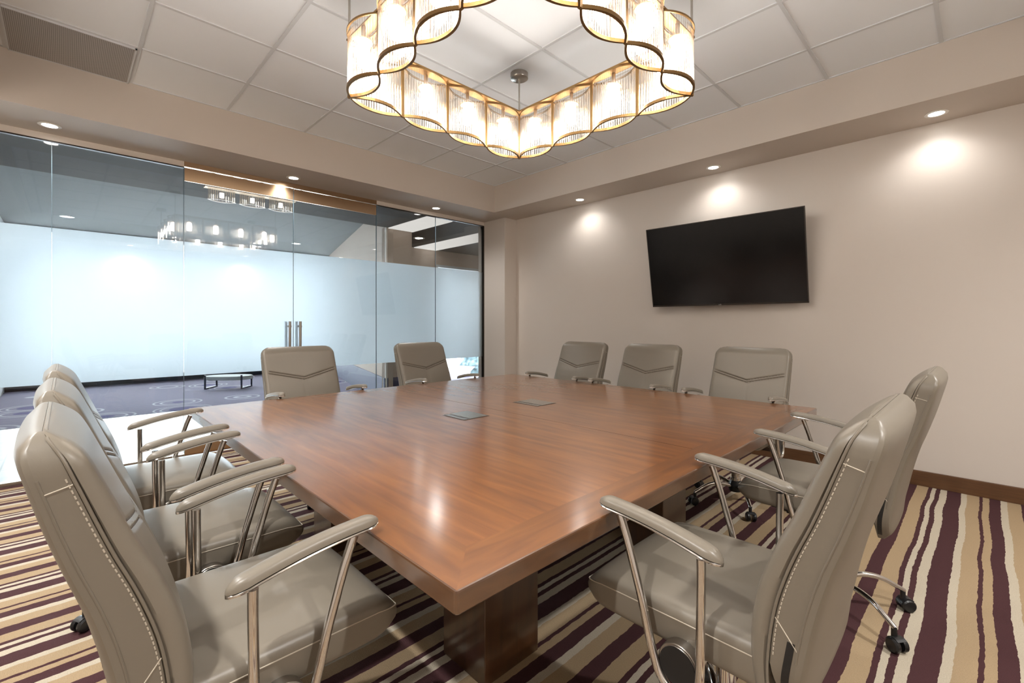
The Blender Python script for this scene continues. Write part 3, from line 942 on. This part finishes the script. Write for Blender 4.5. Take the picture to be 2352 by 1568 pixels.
        for nm, wd, zb2, zt2, m_ in (('arm_plate', .0275, -.011, -.003, M['chrome']), ('arm_pad', .0235, -.003, .018, M['leather'])):
            rings = []
            N = 36
            for i in range(N + 1):
                t = i / N
                t = .5 - .5 * math.cos(PI * t)
                y, z = arm_axis(t); w = cap_w(t, wd); kk = min(1, w / wd / .9)
                ring = []
                for q in range(16):
                    a_ = 2 * PI * q / 16
                    c, s_ = math.cos(a_), math.sin(a_)
                    if nm == 'arm_pad':
                        zz_ = zb2 + (zt2 - zb2) * kk * (max(0, s_) ** .7 if s_ > 0 else 0)
                        if s_ <= 0: zz_ = zb2
                        xx = w * (abs(c) ** .7) * (1 if c >= 0 else -1)
                        if s_ < 0: xx = w * c * .98
                    else:
                        zz_ = (zb2 + zt2) / 2 + (zt2 - zb2) / 2 * (abs(s_) ** .5) * (1 if s_ >= 0 else -1)
                        xx = w * (abs(c) ** .8) * (1 if c >= 0 else -1)
                    ring.append((X + xx, y, z + zz_))
                rings.append(ring)
            MB().loft(rings).build(nm, m_, arm, smooth=True)
    # --- five-star base with casters
    hub = MB().lathe([(.0, .078), (.040, .080), (.046, .10), (.046, .128), (.036, .150), (.030, .168), (.0, .170)], seg=28).build('base_hub', M['black'], root, smooth=True)
    leg = MB(); pts = []; rr2 = []
    for i in range(15):
        t = i / 14
        x = .035 + .275 * t
        z = .118 + .030 * math.sin(PI * min(1, t * 1.15) * .75) - .055 * t ** 3
        pts.append((x, 0, z)); rr2.append((.015 - .0045 * t, .012 - .003 * t))
    leg.tube(pts, rr2, 12)
    def caster_mesh(cx_):
        c = MB()
        for sy in (-1, 1):
            c.lathe([(.0, sy * .008), (.024, sy * .008), (.027, sy * .012), (.027, sy * .024), (.022, sy * .029), (.0, sy * .030)], (cx_ + .012, 0, .027), 22, 'y')
        c.cyl((cx_, 0, .040), .010, .042, 12)
        # hood
        rings = []
        for i in range(9):
            a_ = PI * .02 + PI * .72 * i / 8
            rings.append([(cx_ + .012 - .030 * math.cos(a_), -.020, .027 + .030 * math.sin(a_)), (cx_ + .012 - .030 * math.cos(a_), .020, .027 + .030 * math.sin(a_)),
                          (cx_ + .012 - .0265 * math.cos(a_), .020, .027 + .0265 * math.sin(a_)), (cx_ + .012 - .0265 * math.cos(a_), -.020, .027 + .0265 * math.sin(a_))])
        c.loft(rings)
        return c
    l0 = leg.build('base_leg', M['chrome'], root, smooth=True)
    c0 = caster_mesh(.305).build('caster', M['black'], l0, smooth=True)
    for k in range(1, 5):
        l = copy_tree(l0, root); l.rotation_euler = (0, 0, 2 * PI * k / 5)
    return root

proto = chair_proto()
S, E, N_, W2 = 0.0, PI / 2, PI, -PI / 2
chairs = [  # x, y, facing, base angle (deg, world), width scale, label
    (-1.300, 0.325, S, 10, .97, 'taupe leather office chair in the left foreground, nearest of the left row'),
    (-1.965, 0.325, S, -70, .97, 'taupe leather office chair in the middle of the left row of three'),
    (-2.710, 0.325, S, -61, .97, 'taupe leather office chair farthest in the left row, closest to the glass wall'),
    (-3.458, 1.330, W2, -24, 1.03, 'taupe leather office chair facing the camera in front of the glass door handles'),
    (-3.458, 2.450, W2, 15, 1.0, 'taupe leather office chair facing the camera at the far corner of the glass wall'),
    (-2.770, 3.375, N_, 20, 1.0, 'taupe leather office chair at the far side, leftmost of three along the screen wall'),
    (-2.030, 3.375, N_, 50, 1.0, 'taupe leather office chair left of the television, middle of three along that wall'),
    (-1.210, 3.375, N_, -54, 1.0, 'taupe leather office chair below the television, rightmost of three along that wall'),
    (-0.500, 1.325, E, -20, 1.02, 'taupe leather office chair in the right foreground, its back turned half to the camera'),
    (-0.485, 2.450, E, -35, .97, 'taupe leather office chair on the right behind the foreground one, close to the baseboard'),
]
for i, (x, y, rz, ba, sx, lb) in enumerate(chairs):
    c = proto if i == 0 else copy_tree(proto)
    c.location = (x, y, 0); c.rotation_euler = (0, 0, rz); c.scale = (sx, 1, 1)
    tag(c, lb, 'chair', 'taupe office chairs around the table')
    n = 0
    for ch in c.children:
        if ch.name.startswith('base_leg'):
            ch.rotation_euler = (0, 0, 2 * PI * n / 5 + math.radians(ba) - rz); n += 1

# ------------------------------------------------------------------ chandelier
CX, CY, ZB, ZT = -1.775, 1.790, 2.500, 2.815
SIDE = 1.332
ch = empty('chandelier', (CX, CY, ZC))
tag(ch, 'square ring chandelier of ribbed glass leaf shaped shades in brass frames', 'chandelier')
zb0, zt0 = ZB - ZC, ZT - ZC
h = SIDE / 2
# top plate: flat brass square ring
mb = MB()
bwid = .060
for (x0, x1, y0, y1) in ((-h - bwid, h + bwid, -h - bwid * .2, -h + bwid), (-h - bwid, h + bwid, h - bwid, h + bwid * .2), (-h - bwid * .2, -h + bwid, -h + bwid, h - bwid), (h - bwid, h + bwid * .2, -h + bwid, h - bwid)):
    x0 = max(x0, -h - .012); x1 = min(x1, h + .012)
    mb.box(x0, x1, y0, y1, zt0 + .001, zt0 + .010)
mb.build('top_frame', M['brass'], ch)
L_ = SIDE / 4
shade0 = None
def make_shade():
    g = glass_body(ch, zb0 + .004, zt0 - .002, L_ - .004, .069, 44)
    rm = MB()
    lens_ring(rm, zb0, L_ - .001, .071, .0135, .016)
    rm.build('lower_rim', M['brass'], g)
    rm = MB(); lens_ring(rm, zt0 - .010, L_ - .001, .071, .0080, .010)
    rm.build('upper_rim', M['brass'], g)
    bl = MB().lathe([(.0, -.070), (.024, -.066), (.032, -.050), (.034, .030), (.026, .050), (.012, .058), (.0, .059)], (0, 0, (zb0 + zt0) / 2 + .015), 16)
    bl.build('bulb', M['bulb'], g, smooth=True)
    MB().cyl((0, 0, (zb0 + zt0) / 2 + .078), .012, zt0 - (zb0 + zt0) / 2 - .078, 12).lathe([(.0, .0), (.048, .002), (.050, .006), (.014, .012), (.0, .013)], (0, 0, (zb0 + zt0) / 2 + .074), 20).build('holder_with_light_cap', M['brass'], g, smooth=True)  # wide cap disc added to hold back light thrown up at the ceiling
    return g
k = 0
for side in range(4):
    for j in range(4):
        u = -h + L_ * (j + .5)
        if side == 0: p, r = (u, -h), 0
        elif side == 1: p, r = (h, u), PI / 2
        elif side == 2: p, r = (-u, h), PI
        else: p, r = (-h, -u), -PI / 2
        if shade0 is None: g = shade0 = make_shade()
        else: g = copy_tree(shade0, ch)
        g.location = (p[0], p[1], 0); g.rotation_euler = (0, 0, r)
post = MB().box(-.008, .008, -.007, .007, zb0 - .002, zt0 + .002).build('post', M['brass'], ch)
first = True
for side in range(4):
    for j in range(4):
        u = -h + L_ * j
        p = ((u, -h), (h, u), (-u, h), (-h, -u))[side]
        o = post if first else post.copy()
        if not first: col.objects.link(o); o.parent = ch
        first = False
        o.location = (p[0], p[1], 0); o.rotation_euler = (0, 0, (0, PI/2, PI, -PI/2)[side] + (PI / 4 if j == 0 else 0))
rod = MB().cyl((0, 0, zt0), .0065, -zt0, 14).build('rod', M['satin'], ch, smooth=True)
can = MB().lathe([(.0, -.040), (.062, -.040), (.067, -.036), (.067, 0), (.0, 0)], seg=40).build('canopy', M['satin'], ch, smooth=True)
for i, (sx, sy) in enumerate(((-1, 1), (1, 1), (1, -1), (-1, -1))):
    a_ = rod if i == 0 else rod.copy(); b_ = can if i == 0 else can.copy()
    for o in (a_, b_):
        if i: col.objects.link(o); o.parent = ch
        o.location = (sx * h, sy * h, -.0066)
